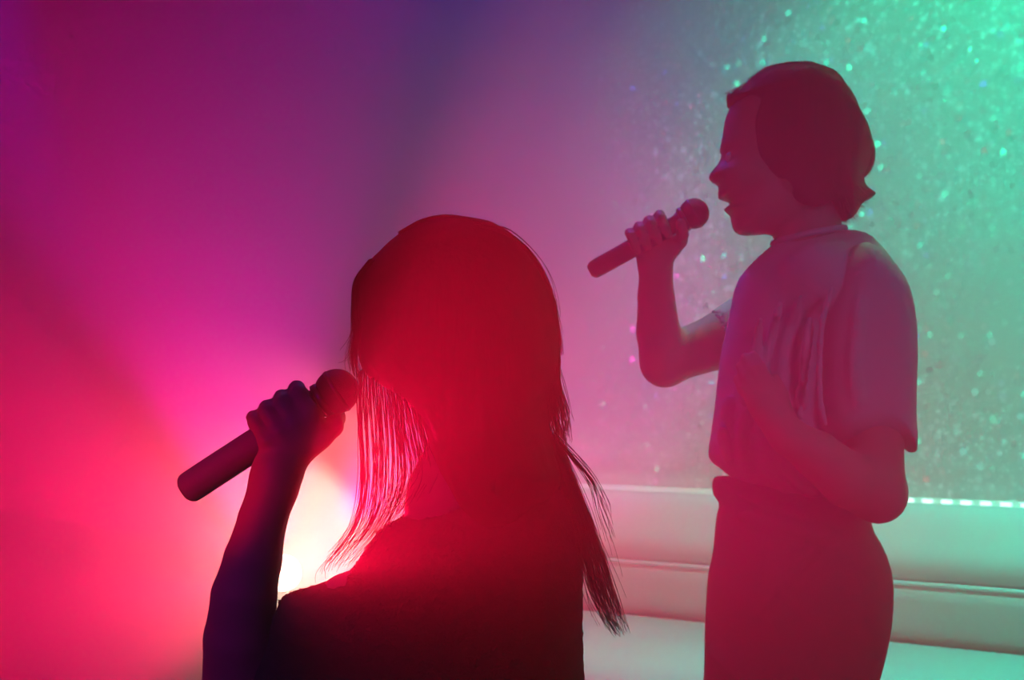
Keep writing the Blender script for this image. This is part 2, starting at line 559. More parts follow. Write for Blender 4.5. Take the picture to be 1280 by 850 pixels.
def tubes(name, paths, m, parent, base, r0=0.0004, r1=0.00015, seg=3):
    V = []; F = []
    for p in paths:
        n = len(p); b0 = len(V)
        for i, q in enumerate(p):
            t = (p[min(i + 1, n - 1)] - p[max(i - 1, 0)])
            t = t / (np.linalg.norm(t) + 1e-9)
            u = np.cross(t, (0.0, 1.0, 0.15)); u /= np.linalg.norm(u) + 1e-9
            w = np.cross(t, u)
            r = r0 + (r1 - r0) * (i / (n - 1)) ** 1.5
            for k in range(seg):
                th = 2 * math.pi * k / seg
                V.append(q + (u * math.cos(th) + w * math.sin(th)) * r)
        for i in range(n - 1):
            for k in range(seg):
                k2 = (k + 1) % seg
                F.append((b0 + i * seg + k, b0 + i * seg + k2, b0 + (i + 1) * seg + k2, b0 + (i + 1) * seg + k))
    return mesh_obj(name, np.array(V), np.array(F), m, parent, base)


def resample(pts, n):
    pts = np.array([list(p) for p in pts], float)
    # catmull-rom through the points
    Pn = np.vstack([2 * pts[0] - pts[1], pts, 2 * pts[-1] - pts[-2]])
    out = []
    m = len(pts) - 1
    for j in range(n):
        u = j / (n - 1) * m; i = min(int(u), m - 1); t = u - i
        p0, p1, p2, p3 = Pn[i:i + 4]
        out.append(0.5 * ((2 * p1) + (-p0 + p2) * t + (2 * p0 - 5 * p1 + 4 * p2 - p3) * t * t + (-p0 + 3 * p1 - 3 * p2 + p3) * t ** 3))
    return np.array(out)


def strands(guides, count, Y, n=18, spread0=5, spread1=5, dy=0.03, curl=2.0, seed=1):
    """hairs interpolated between pixel guides, each with its own depth"""
    r = np.random.default_rng(seed)
    gs = [resample([(a, b, 0) for a, b in g], n) for g in guides]
    out = []
    for _ in range(count):
        if len(gs) > 1:
            u = r.uniform(0, len(gs) - 1.001); i = int(u); t = u - i
            g = gs[i] * (1 - t) + gs[i + 1] * t
        else:
            g = gs[0].copy()
        a = r.normal(0, spread0); b = r.normal(0, spread1)
        c = r.normal(0, spread0 * 0.5); e = r.normal(0, spread1 * 0.7)
        L = r.uniform(0.72, 1.0)
        ph = r.uniform(0, 6.28); fr = r.uniform(3, 8)
        y0 = Y + r.uniform(-dy, dy); y1 = y0 + r.normal(0, dy * 0.5)
        pts = []
        gg = resample(g[: max(4, int(n * L))], n)
        for j in range(n):
            w = j / (n - 1)
            x = gg[j, 0] + a * (1 - w) + b * w + curl * w * math.sin(ph + fr * w)
            z = gg[j, 1] + c * (1 - w) + e * w
            pts.append(np.array(P(x, z, y0 + (y1 - y0) * w)))
        out.append(pts)
    return out


# ------------------------------------------------------------------ room
H = 2.8
mb = MB(); mb.box((0, 1.6, -0.05), (4.2, 0, 0), (0, 5.2, 0), (0, 0, 0.05))
tag(mb.build('floor', M_floor), kind='structure')
mb = MB(); mb.box((0, 1.6, H + 0.05), (4.2, 0, 0), (0, 5.2, 0), (0, 0, 0.05))
tag(mb.build('ceiling', M_ceil), kind='structure')
# the glitter wall behind the banquette
mb = MB(); mb.box(W(-0.9, -0.17, H / 2), TV * 3.6, NV * 0.05, (0, 0, H / 2))
tag(mb.build('wall_back', M_glitter), kind='structure')
mb = MB(); mb.box((-2.95, 1.6, H / 2), (0.05, 0, 0), (0, 5.0, 0), (0, 0, H / 2))
tag(mb.build('wall_left', M_plain), kind='structure')
mb = MB(); mb.box((2.75, -0.4, H / 2), (0.05, 0, 0), (0, 3.0, 0), (0, 0, H / 2))
tag(mb.build('wall_right', M_plain), kind='structure')
mb = MB(); mb.box((0, -1.8, H / 2), (3.0, 0, 0), (0, 0.05, 0), (0, 0, H / 2))
tag(mb.build('wall_behind_camera', M_plain), kind='structure')

# banquette -----------------------------------------------------------------
S0, S1 = -0.35, 2.3


def roll_profile(pts):
    return pts


def extr(prof, s0, s1, m, name, parent, base, smooth=True):
    A = [W(s0, n, z) for n, z in prof]; B = [W(s1, n, z) for n, z in prof]
    b = MB(); b.prism(None, A, B)
    o = b.build(name, m, parent, base, smooth)
    if smooth:
        o.data.set_sharp_from_angle(angle=math.radians(50))
    return o


bb = W(-0.5, 0.2, 0)
banq = bpy.data.objects.new('banquette', None); COL.objects.link(banq); banq.location = bb
tag(banq, 'long white upholstered banquette running under the glittery wall', 'bench')


def arc(c, r, a0, a1, n=10, sy=1.0):
    return [(c[0] + r * math.cos(math.radians(a0 + (a1 - a0) * i / n)), c[1] + sy * r * math.sin(math.radians(a0 + (a1 - a0) * i / n))) for i in range(n + 1)]


# upper roll: z .70 - .86, lower pad: .51 - .70, in (n, z)
upper = [(-0.11, 0.640)] + [(-0.11, 0.838)] + arc((-0.075, 0.783), 0.062, 115, 15, 8) + arc((-0.06, 0.716), 0.075, 20, -62, 8, 0.9)
lower = [(-0.11, 0.44)] + [(-0.11, 0.655)] + arc((0.006, 0.635), 0.022, 90, 0, 6) + [(0.018, 0.610), (-0.085, 0.44)]
extr(upper, S0, S1, M_vinyl, 'back_cushion_roll', banq, bb)
extr(lower, S0, S1, M_vinyl, 'backrest_pad', banq, bb)
extr([(0.030 + 0.006 * math.cos(t * math.pi / 4), 0.6575 + 0.006 * math.sin(t * math.pi / 4)) for t in range(8)], S0, S1, M_vinyl, 'piping', banq, bb)
seatp = [(-0.02, 0.30)] + [(-0.02, 0.503)] + arc((0.74, 0.445), 0.06, 90, -20, 8) + [(0.80, 0.30)]
extr(seatp, S0, S1, M_vinyl, 'seat_cushion', banq, bb)
extr([(-0.11, 0.0), (-0.11, 0.31), (0.74, 0.31), (0.74, 0.0)], S0, S1, M_plain, 'base', banq, bb, False)

# led strip on top of the backrest
lb = W(0.0, -0.10, 0.86)
led = bpy.data.objects.new('led_strip', None); COL.objects.link(led); led.location = lb
tag(led, 'glowing LED strip along the top of the white banquette', 'led strip')
extr([(-0.115, 0.8395), (-0.115, 0.856), (-0.094, 0.856), (-0.094, 0.8395)], S0, S1, M_led, 'diffuser', led, lb, False)
n_ch = 0
s = 0.4
mbd = MB()
while s < S1:
    c = W(s, -0.0935, 0.849)
    mbd.box(c, TV * 0.013, NV * 0.002, (0, 0, 0.0045))
    s += 0.048
tag(mbd.build('led_chip', M_leddot, led, lb), kind='stuff')

# lamp on the floor stand ------------------------------------------------------
lo = Vector((LAMP.x, LAMP.y + 0.10, 0))
lampo = bpy.data.objects.new('stage_spotlight', None); COL.objects.link(lampo); lampo.location = lo
tag(lampo, 'glaring white spotlight seen between the raised arm and shoulder', 'spotlight')
ax = (Vector((0, 0, EYE)) - LAMP).normalized()
mb = MB(); mb.lathe(LAMP - ax * 0.16, ax, [(0, 0.012), (0.01, 0.020), (0.08, 0.026), (0.135, 0.028), (0.15, 0.029), (0.152, 0.027), (0.145, 0.025)], 40)
mb.build('housing', M_lamp, lampo, lo, True)
mb = MB(); mb.lathe(LAMP - ax * 0.014, ax, [(0, 0.0255), (0.0142, 0.0285), (0.016, 0.0275), (0.019, 0.014), (0.020, 0.001)], 40)
mb.build('lens', M_lens, lampo, lo, True)
mb = MB(); mb.lathe((lo.x, lo.y + 0.0, 0.02), (0, 0, 1), [(0, 0.012), (LAMP.z - 0.10, 0.012)], 16)
mb.build('pole', M_lamp, lampo, lo, True)
for sx in (-1, 1):
    mb = MB(); mb.box((lo.x + sx * 0.034, lo.y, LAMP.z - 0.072), (0.004, 0, 0), (0, 0.012, 0), (0, 0, 0.028))
    mb.build('yoke_arm', M_lamp, lampo, lo)
mb = MB(); mb.box((lo.x, lo.y, LAMP.z - 0.10), (0.038, 0, 0), (0, 0.012, 0), (0, 0, 0.005))
mb.build('yoke', M_lamp, lampo, lo)
mb = MB(); mb.lathe((lo.x, lo.y, 0), (0, 0, 1), [(0, 0.12), (0.015, 0.12), (0.022, 0.10), (0.03, 0.02)], 40)
mb.build('stand_base', M_lamp, lampo, lo, True)


# ------------------------------------------------------------------ microphones
def microphone(end, ball, r_b, r_ball, label, m_body):
    """wireless microphone from the end of the barrel to the middle of the ball"""
    end = Vector(end); ball = Vector(ball)
    d = (ball - end).normalized(); L = (ball - end).length
    root = bpy.data.objects.new('microphone', None); COL.objects.link(root); root.location = end
    tag(root, label, 'microphone')
    b = MB(); b.lathe(end, d, [(0, r_b * 0.55), (0.003, r_b * 0.8), (0.008, r_b * 0.97), (0.02, r_b), (L * 0.45, r_b), (L * 0.72, r_b * 0.92), (L - r_ball * 1.25, r_b * 0.88), (L - r_ball * 0.8, r_ball * 0.74)], 40)
    b.build('barrel', m_body, root, end, True)
    b = MB(); b.lathe(end, d, [(L - r_ball * 0.95, r_ball * 0.74), (L - r_ball * 0.90, r_ball * 0.84), (L - r_ball * 0.70, r_ball * 0.84), (L - r_ball * 0.62, r_ball * 0.80)], 40)
    b.build('collar', M_ring, root, end, True)
    prof = [(L + r_ball * math.sin(math.radians(a)), max(0.0008, r_ball * math.cos(math.radians(a)))) for a in range(-50, 91, 7)]
    prof = [(t, r) for t, r in prof]
    b = MB(); b.lathe(end, d, prof, 40)
    b.build('grille', M_grille, root, end, True)
    b = MB(); b.lathe(end, d, [(L - 0.0025, r_ball * 1.0), (L - 0.002, r_ball * 1.025), (L + 0.002, r_ball * 1.025), (L + 0.0025, r_ball * 1.0)], 40)
    b.build('grille_band', M_ring, root, end, True)
    u = Vector((0, 1, 0)); u = (u - d * u.dot(d)).normalized(); w = d.cross(u)
    b = MB(); b.box(end + d * L * 0.30 + u * r_b, d * 0.010, w * 0.004, u * 0.0025)
    b.build('switch', M_ring, root, end)
    return d


def hand(G, axis_pt, axis, toward, r_bar, wrist, sgn, s=1.0, thumb_up=True, offs=(0, 1, 2, 3), knuck=None):
    """left/right hand closed on a barrel. axis_pt: middle of the grip; axis: towards the index finger;
    toward: horizontal unit vector on the side of the back of the hand"""
    axis = Vector(axis).normalized(); A = Vector(axis_pt)
    e = Vector(toward); e = (e - axis * e.dot(axis)).normalized()      # back-of-hand side
    up = Vector((0, 0, 1)); up = (up - axis * up.dot(axis)); up = (up - e * up.dot(e)).normalized()
    wrist = Vector(wrist)

    def ring(t, ang, r):
        # ang 0 = side of the back of the hand, 90 = top, 180 = far side
        a = math.radians(ang)
        return A + axis * t + (e * math.cos(a) + up * math.sin(a)) * r
    rf = [0.0078, 0.0088, 0.0092, 0.0088]
    ext = [0.93, 1.0, 1.05, 1.0]
    pos = [-0.031, -0.011, 0.010, 0.031]     # little finger ... index
    for i in range(4):
        r = rf[i] * s; rr = r_bar + r * 0.85
        t = pos[i] * s
        kn = ring(t * 0.95, -8, rr + 0.010 * s)
        pp = [kn, ring(t, 42, rr + 0.008 * s), ring(t, 78, rr + 0.005 * s), ring(t, 125, rr + 0.001), ring(t - 0.002, 172, rr), ring(t - 0.003, 172 + 38 * ext[i], rr * 0.97)]
        G.chain(pp, [r * 1.18, r * 1.1, r * 1.08, r, r * 0.95, r * 0.84], 0.004)
        G.cap(kn, A + axis * t * 0.8 + e * (r_bar + 0.004) - up * 0.035 * s, r * 1.25, 0.013 * s, 0.010)
    # palm
    pc = A + e * (r_bar + 0.006) - up * 0.022 * s
    G.cap(ring(-0.024 * s, -25, r_bar + 0.012 * s), wrist + (A - wrist) * 0.18 - axis * 0.012, 0.013 * s, 0.019 * s, 0.012)
    G.cap(ring(0.024 * s, -25, r_bar + 0.012 * s), wrist + (A - wrist) * 0.18 + axis * 0.008, 0.013 * s, 0.020 * s, 0.012)
    G.cap(ring(0.0, -30, r_bar + 0.011 * s), wrist, 0.015 * s, 0.024 * s, 0.012)
    # thumb: leaves the side of the palm, runs along the mouth side of the barrel
    tb = wrist + (A - wrist) * 0.30 + axis * 0.020 * s
    t1 = ring(0.042 * s, -75, r_bar + 0.014 * s)
    t2 = ring(0.050 * s, -120, r_bar + 0.009 * s)
    t3 = ring(0.056 * s, -170, r_bar + 0.007 * s)
    G.cap(tb, t1, 0.017 * s, 0.0125 * s, 0.012)
    G.chain([t1, t2, t3], [0.0122 * s, 0.0108 * s, 0.0095 * s], 0.004)
    return G


def rot_from_fwd(fwd, up=(0, 0, 1)):
    f = Vector(fwd).normalized(); r = f.cross(Vector(up)).normalized(); u = r.cross(f)
    return np.array([[r.x, f.x, u.x], [r.y, f.y, u.y], [r.z, f.z, u.z]])


def head_generic(G, c, fwd, s=1.0, up=(0, 0, 1)):
    R = rot_from_fwd(fwd, up); c = np.array(c)
    def q(x, y, z): return c + R @ (np.array([x, y, z]) * s)
    G.ell(q(0, -0.012, 0.030), np.array([0.073, 0.092, 0.088]) * s, R, 0.01)
    G.ell(q(0, 0.022, -0.030), np.array([0.060, 0.066, 0.082]) * s, R, 0.02)
    G.ell(q(0, 0.062, -0.093), np.array([0.027, 0.024, 0.020]) * s, R, 0.025)
    G.ell(q(0, 0.078, 0.022), np.array([0.045, 0.014, 0.012]) * s, R, 0.012)
    G.cap(q(0, 0.090, 0.008), q(0, 0.108, -0.026), 0.006 * s, 0.010 * s, 0.010)
    for sx in (-1, 1):
        G.ell(q(sx * 0.011, 0.096, -0.031), np.array([0.007, 0.009, 0.006]) * s, R, 0.005)
        G.ell(q(sx * 0.031, 0.092, 0.000), np.array([0.014, 0.012, 0.010]) * s, R, 0.008, sub=True)
        G.ell(q(sx * 0.031, 0.075, 0.000), np.array([0.013, 0.013, 0.012]) * s, R, 0.003)
        G.ell(q(sx * 0.040, 0.062, -0.032), np.array([0.020, 0.018, 0.018]) * s, R, 0.015)
        G.ell(q(sx * 0.076, -0.005, -0.008), np.array([0.007, 0.018, 0.031]) * s, R, 0.004)
        G.ell(q(sx * 0.084, 0.000, -0.006), np.array([0.005, 0.009, 0.016]) * s, R, 0.003, sub=True)
    G.ell(q(0, 0.088, -0.054), np.array([0.022, 0.010, 0.006]) * s, R, 0.004)
    G.ell(q(0, 0.087, -0.066), np.array([0.019, 0.010, 0.006]) * s, R, 0.004)
    G.ell(q(0, 0.100, -0.060), np.array([0.013, 0.012, 0.0028]) * s, R, 0.002, sub=True)
    return q


# ================================================================== STANDING SINGER
def build_standing():
    Y = YS
    base = (P(985, 500, Y).x, Y, 0)
    G = SDF((0.12, Y - 0.33, -0.005), (0.74, Y + 0.30, 1.70), 0.004)
    # torso and legs, slimmer than the clothes
    G.cap(P(1020, 350, Y + 0.10), P(1020, 350, Y - 0.10), 0.055, 0.055, 0.02)
    G.cap(P(1015, 370, Y), P(1005, 470, Y), 0.095, 0.085, 0.05)
    G.cap(P(1005, 470, Y), P(995, 600, Y), 0.085, 0.080, 0.04)
    G.cap(P(998, 690, Y - 0.035), P(998, 690, Y + 0.035), 0.075, 0.075, 0.04)
    for sg, dx in ((-1, -6), (1, 10)):
        yy = Y + sg * 0.088
        G.chain([P(992 + dx, 760, Y + sg * 0.07), P(975 + dx, 1010, yy), P(968 + dx, 1270, yy)], [0.066, 0.052, 0.036], 0.02)
        G.cap(P(968 + dx, 1275, yy), P(968 + dx, 1300, yy), 0.036, 0.034, 0.02)
        G.cap(P(968 + dx, 1300, yy), P(920 + dx, 1318, yy), 0.030, 0.018, 0.02)
    # head in profile
    face = [(925, 113), (911, 136), (906, 152), (904, 166), (902, 178), (900, 184), (903, 192), (899, 203), (893, 210), (888, 216), (886.5, 220), (889, 227),
            (897, 229.5), (899, 235), (898, 240), (897, 244), (900, 249), (909, 252), (916, 255), (908, 258), (905, 261), (908, 266), (914, 269),
            (914.5, 275), (916, 284), (920, 291), (930, 295), (945, 294), (965, 292), (990, 286), (1015, 272), (1040, 252), (1062, 222), (1070, 185), (1062, 145), (1036, 110), (1000, 94), (955, 96)]
    G.poly(face, Y, 0.062, 0.072, 0.004, sm=1)
    px = lambda x, y, dy: np.array(P(x, y, Y + dy))
    for sg in (-1, 1):
        G.ell(px(911, 196, sg * 0.031), (0.012, 0.013, 0.010), None, 0.008, sub=True)
        G.ell(px(919, 197, sg * 0.030), (0.013, 0.013, 0.012), None, 0.003)
        G.ell(px(925, 222, sg * 0.040), (0.022, 0.018, 0.020), None, 0.015)
        G.ell(px(897, 226, sg * 0.010), (0.009, 0.006, 0.005), None, 0.004)
        G.ell(px(990, 214, sg * 0.074), (0.018, 0.007, 0.031), None, 0.004)
        G.ell(px(988, 212, sg * 0.082), (0.009, 0.005, 0.016), None, 0.003, sub=True)
        # upper lashes show past the bridge of the nose
        G.cap(px(902, 191, sg * 0.022), px(897, 186, sg * 0.024), 0.0022, 0.0015, 0.002)
    # neck
    G.chain([px(1006, 255, 0), px(1012, 300, 0), px(1018, 345, 0)], [0.052, 0.056, 0.066], 0.02)
    # raised far arm
    sh = px(1015, 365, 0.14); el = px(833, 450, 0.13); wr = px(820, 332, 0.035)
    G.cap(sh, px(905, 425, 0.14), 0.052, 0.0495, 0.02)
    G.cap(px(905, 424, 0.14), el, 0.0495, 0.041, 0.01)
    G.chain([el + np.array([-0.004, 0, -0.006]), px(823, 415, 0.105), px(820, 370, 0.06), wr], [0.041, 0.038, 0.031, 0.027], 0.015)
    # microphone axis
    m0 = P(737, 340, Y + 0.02); m1 = P(867.5, 267, Y - 0.005)
    d = (m1 - m0).normalized()
    hand(G, P(815, 297, Y + 0.006), d, (0, 1, 0), 0.0155, P(820, 334, Y + 0.035), 1, s=0.92)
    # near arm folded over the belly
    s2 = px(1088, 362, -0.13); e2 = px(1098, 618, -0.17); w2 = px(985, 545, -0.215)
    G.cap(s2, px(1090, 480, -0.15), 0.052, 0.046, 0.02)
    G.cap(px(1090, 480, -0.15), e2, 0.046, 0.040, 0.01)
    G.chain([e2, px(1060, 600, -0.19), px(1020, 568, -0.205), w2], [0.042, 0.042, 0.036, 0.027], 0.015)
    # relaxed hand on the shirt
    G.cap(w2, px(955, 508, -0.205), 0.026, 0.021, 0.012)
    G.cap(px(972, 532, -0.21), px(945, 500, -0.21), 0.020, 0.016, 0.012)
    G.cap(px(978, 522, -0.20), px(962, 490, -0.20), 0.019, 0.016, 0.012)
    fb = [((944, 503), (929, 487), (922, 474)), ((949, 494), (933, 473), (925, 458)), ((955, 487), (940, 463), (931, 447)), ((963, 482), (950, 459), (942, 444))]
    for i, (a, b, c) in enumerate(fb):
        G.chain([px(*a, -0.208), px(*b, -0.205), px(*c, -0.190)], [0.0092, 0.0084, 0.0072], 0.004)
    G.chain([px(980, 520, -0.205), px(978, 494, -0.205), px(968, 474, -0.195)], [0.013, 0.0105, 0.0088], 0.006)
    body = sdf_obj('person', G, M_skin, None, base)
    tag(body, 'standing short-haired person in white T-shirt and dark trousers, singing in profile', 'person')

    # eyes and lashes
    for sg in (-1, 1):
        V = []; F = []
        bmv = MB(); c = px(915, 197, sg * 0.030)
        bmv.lathe(c + np.array([0.010, 0, 0]), (-1, 0, 0), [(0.001 + 0.010 * (1 - math.cos(math.radians(a))), max(.0004, 0.010 * math.sin(math.radians(a)))) for a in range(5, 176, 10)], 20)
        bmv.build('eye', M_eye, body, base, True)

    # hair -----------------------------------------------------------------
    G = SDF((0.28, Y - 0.14, 1.33), (0.66, Y + 0.14, 1.68), 0.003)
    hair = [(910, 118), (917, 117), (926, 113), (937, 100), (950, 90), (966, 83), (1001, 79), (1031, 86), (1054, 106), (1073, 140), (1086, 170), (1090, 189),
            (1083, 208), (1075, 222), (1077, 234), (1086, 244), (1074, 254), (1069, 268), (1058, 277), (1046, 274), (1030, 262), (1012, 240), (1000, 225), (985, 215), (975, 190), (965, 160), (945, 142), (925, 132), (912, 134), (909, 126)]
    G.poly(hair, Y, 0.055, 0.093, 0.0, sm=1)
    G.poly([(1062, 225), (1078, 234), (1094, 246), (1080, 250), (1076, 256), (1060, 262)], Y, 0.02, 0.06, 0.004, sm=1)
    # carve the hollow for the skull a little so hair lies round the head, side hair over the ears
    for sg in (-1, 1):
        G.ell(P(1000, 165, Y + sg * 0.068), (0.072, 0.030, 0.085), None, 0.02)
        G.ell(P(1018, 215, Y + sg * 0.066), (0.050, 0.024, 0.055), None, 0.015)
    G.wobble(160, 0.0012, 3)
    ho = sdf_obj('hair', G, M_brown, body, base)
    st = []
    st += strands([[(908, 117), (925, 108), (945, 94)], [(912, 126), (925, 112), (945, 96)]], 14, Y, spread0=1.2, spread1=2, dy=0.05, curl=1, seed=3)
    st += strands([[(1070, 140), (1086, 170), (1091, 190), (1087, 210), (1076, 226)]], 60, Y, spread0=1.5, spread1=1.5, dy=0.05, curl=1, seed=4)
    st += strands([[(1064, 215), (1077, 236), (1096, 246)], [(1060, 225), (1072, 250), (1084, 256)], [(1055, 240), (1062, 262), (1071, 276)], [(1045, 250), (1052, 270), (1052, 284)]], 130, Y, spread0=2, spread1=2.5, dy=0.06, curl=1, seed=5)
    st += strands([[(935, 100), (965, 82), (1005, 77), (1035, 87)], [(1005, 78), (1035, 86), (1060, 110), (1080, 150)]], 60, Y, spread0=1.0, spread1=1.5, dy=0.05, curl=1, seed=6)
    tubes('loose_strand', st, M_brown, ho, base, 0.0007, 0.0003)
    ho.children[0]['kind'] = 'stuff'

    # T-shirt -----------------------------------------------------------------
    G = SDF((0.24, Y - 0.27, 0.86), (0.72, Y + 0.26, 1.42), 0.0035)
    torso = [(968, 304), (952, 316), (936, 332), (921, 352), (912, 400), (902, 440), (899, 469), (896, 500), (893, 522), (885, 565), (888, 577), (905, 588), (926, 606), (963, 620),
             (1020, 637), (1070, 647), (1092, 640), (1104, 600), (1116, 540), (1124, 450), (1124, 370), (1112, 332), (1090, 302), (1070, 288), (1040, 288), (1000, 298)]
    G.poly(torso, Y, 0.085, 0.145, 0.0, sm=1)
    G.cap(P(1025, 352, Y - 0.12), P(1025, 352, Y + 0.12), 0.060, 0.060, 0.02)
    # far sleeve
    G.cap(P(1015, 362, Y + 0.13), P(911, 421, Y + 0.14), 0.066, 0.0535, 0.01)
    # near sleeve
    sleeve = [(1052, 325), (1075, 300), (1099, 310), (1125, 338), (1139, 368), (1146, 425), (1141, 508), (1146, 560), (1140, 568), (1128, 556), (1112, 551), (1076, 549), (1037, 552), (1024, 512), (1026, 460), (1028, 406), (1042, 361)]
    G.poly(sleeve, Y - 0.145, 0.048, 0.066, 0.004, sm=1)
    # folds
    def fold(pts, r=0.006, dy=0, k=0.012):
        G.ridge(pts, Y, r, k)
    fold([(1040, 362), (1028, 400), (1024, 460), (1026, 510), (1038, 548)], 0.004, -0.185, 0.006)
    for a in ([(1000, 372), (985, 420), (975, 470)], [(975, 380), (962, 430), (950, 480)], [(950, 400), (942, 450), (930, 500)], [(1012, 400), (1005, 460), (1000, 520)], [(930, 520), (925, 560), (940, 600)],
              [(950, 540), (965, 590), (1000, 625)], [(985, 590), (1020, 620), (1065, 638)], [(910, 500), (903, 540), (912, 580)]):
        fold(a, 0.006, 0, 0.012)
    for a in ([(926, 606), (963, 616), (1020, 632), (1070, 642)],):
        fold(a, 0.013, -0.10, 0.02)
    for a in ([(1110, 360), (1116, 430), (1112, 490)], [(1075, 380), (1068, 450), (1072, 500)]):
        fold(a, 0.006, -0.205, 0.012)
    G.wobble(42, 0.0016, 5)
    # openings: neck, sleeve hems
    G.cap(P(1008, 262, Y), P(1013, 300, Y), 0.058, 0.056, 0.0, sub=True)
    # hollow sleeve mouths
    G.cap(P(1090, 556, Y - 0.148), P(1092, 600, Y - 0.150), 0.046, 0.046, 0.0, sub=True)
    G.cap(P(904, 424, Y + 0.14), P(860, 440, Y + 0.14), 0.0505, 0.055, 0.0, sub=True)
    ts = sdf_obj('t_shirt', G, M_shirt, body, base)
    # collar rib
    mb = MB()
    V = []
    c = P(1011, 292, Y)
    n1 = 40
    ring = []
    for i in range(n1):
        th = 2 * math.pi * i / n1
        ring.append(np.array((c.x + 0.058 * math.cos(th) + 0.0, c.y + 0.060 * math.sin(th), c.z - 0.004 + 0.012 * math.cos(th))))
    ring.append(ring[0]); ring.append(ring[1])
    tubes('collar_rib', [ring], M_shirt, ts, base, 0.0055, 0.0055, 8)

    # trousers -----------------------------------------------------------------
    G = SDF((0.24, Y - 0.22, 0.03), (0.72, Y + 0.22, 1.02), 0.004)
    front = [(898, 594), (893, 602), (893, 618), (899, 627), (902, 632), (896, 650), (894, 696), (886, 726), (883, 786), (882, 850), (884, 900)]
    back = [(1085, 900), (1090, 850), (1096, 836), (1103, 805), (1110, 764), (1110, 719), (1099, 682), (1084, 656), (1080, 620), (1070, 600)]
    G.poly(front + back, Y, 0.085, 0.150, 0.0, sm=1)
    for sg, dx in ((-1, 0), (1, 0)):
        leg = [(886, 800), (882, 850), (884, 920), (895, 1050), (905, 1200), (912, 1285), (1010, 1285), (1022, 1200), (1045, 1050), (1078, 920), (1090, 850), (1100, 800)]
        G.poly(leg, Y + sg * 0.088, 0.070, 0.078, 0.02, sm=1)
    for a in ([(1015, 690), (990, 705), (960, 760)], [(905, 640), (960, 655), (1020, 668), (1075, 672)]):
        G.ridge(a, Y, 0.006, 0.015)
    G.wobble(45, 0.0012, 8)
    tr = sdf_obj('trousers', G, M_trouser, body, base)
    # shoes
    for sg, dx in ((-1, -6), (1, 10)):
        yy = Y + sg * 0.09
        G = SDF((P(860, 0, Y).x, yy - 0.07, 0.0), (P(1060, 0, Y).x, yy + 0.07, 0.14), 0.004)
        c0 = np.array(P(985 + dx, 1295, yy)); c1 = np.array(P(918 + dx, 1312, yy))
        G.ell((c0[0], yy, 0.05), (0.05, 0.043, 0.05), None, 0.01)
        G.ell(((c0[0] + c1[0]) / 2, yy, 0.04), (0.10, 0.045, 0.042), None, 0.03)
        G.ell((c1[0], yy, 0.033), (0.07, 0.046, 0.032), None, 0.03)
        G.cap((c0[0], yy, 0.05), (c0[0], yy, 0.10), 0.045, 0.042, 0.02)
        sh_ = sdf_obj('shoe', G, M_black, body, base)

    microphone(m0, m1, 0.0155, 0.0252, 'dark handheld microphone raised to the lips of the standing person', M_mic)


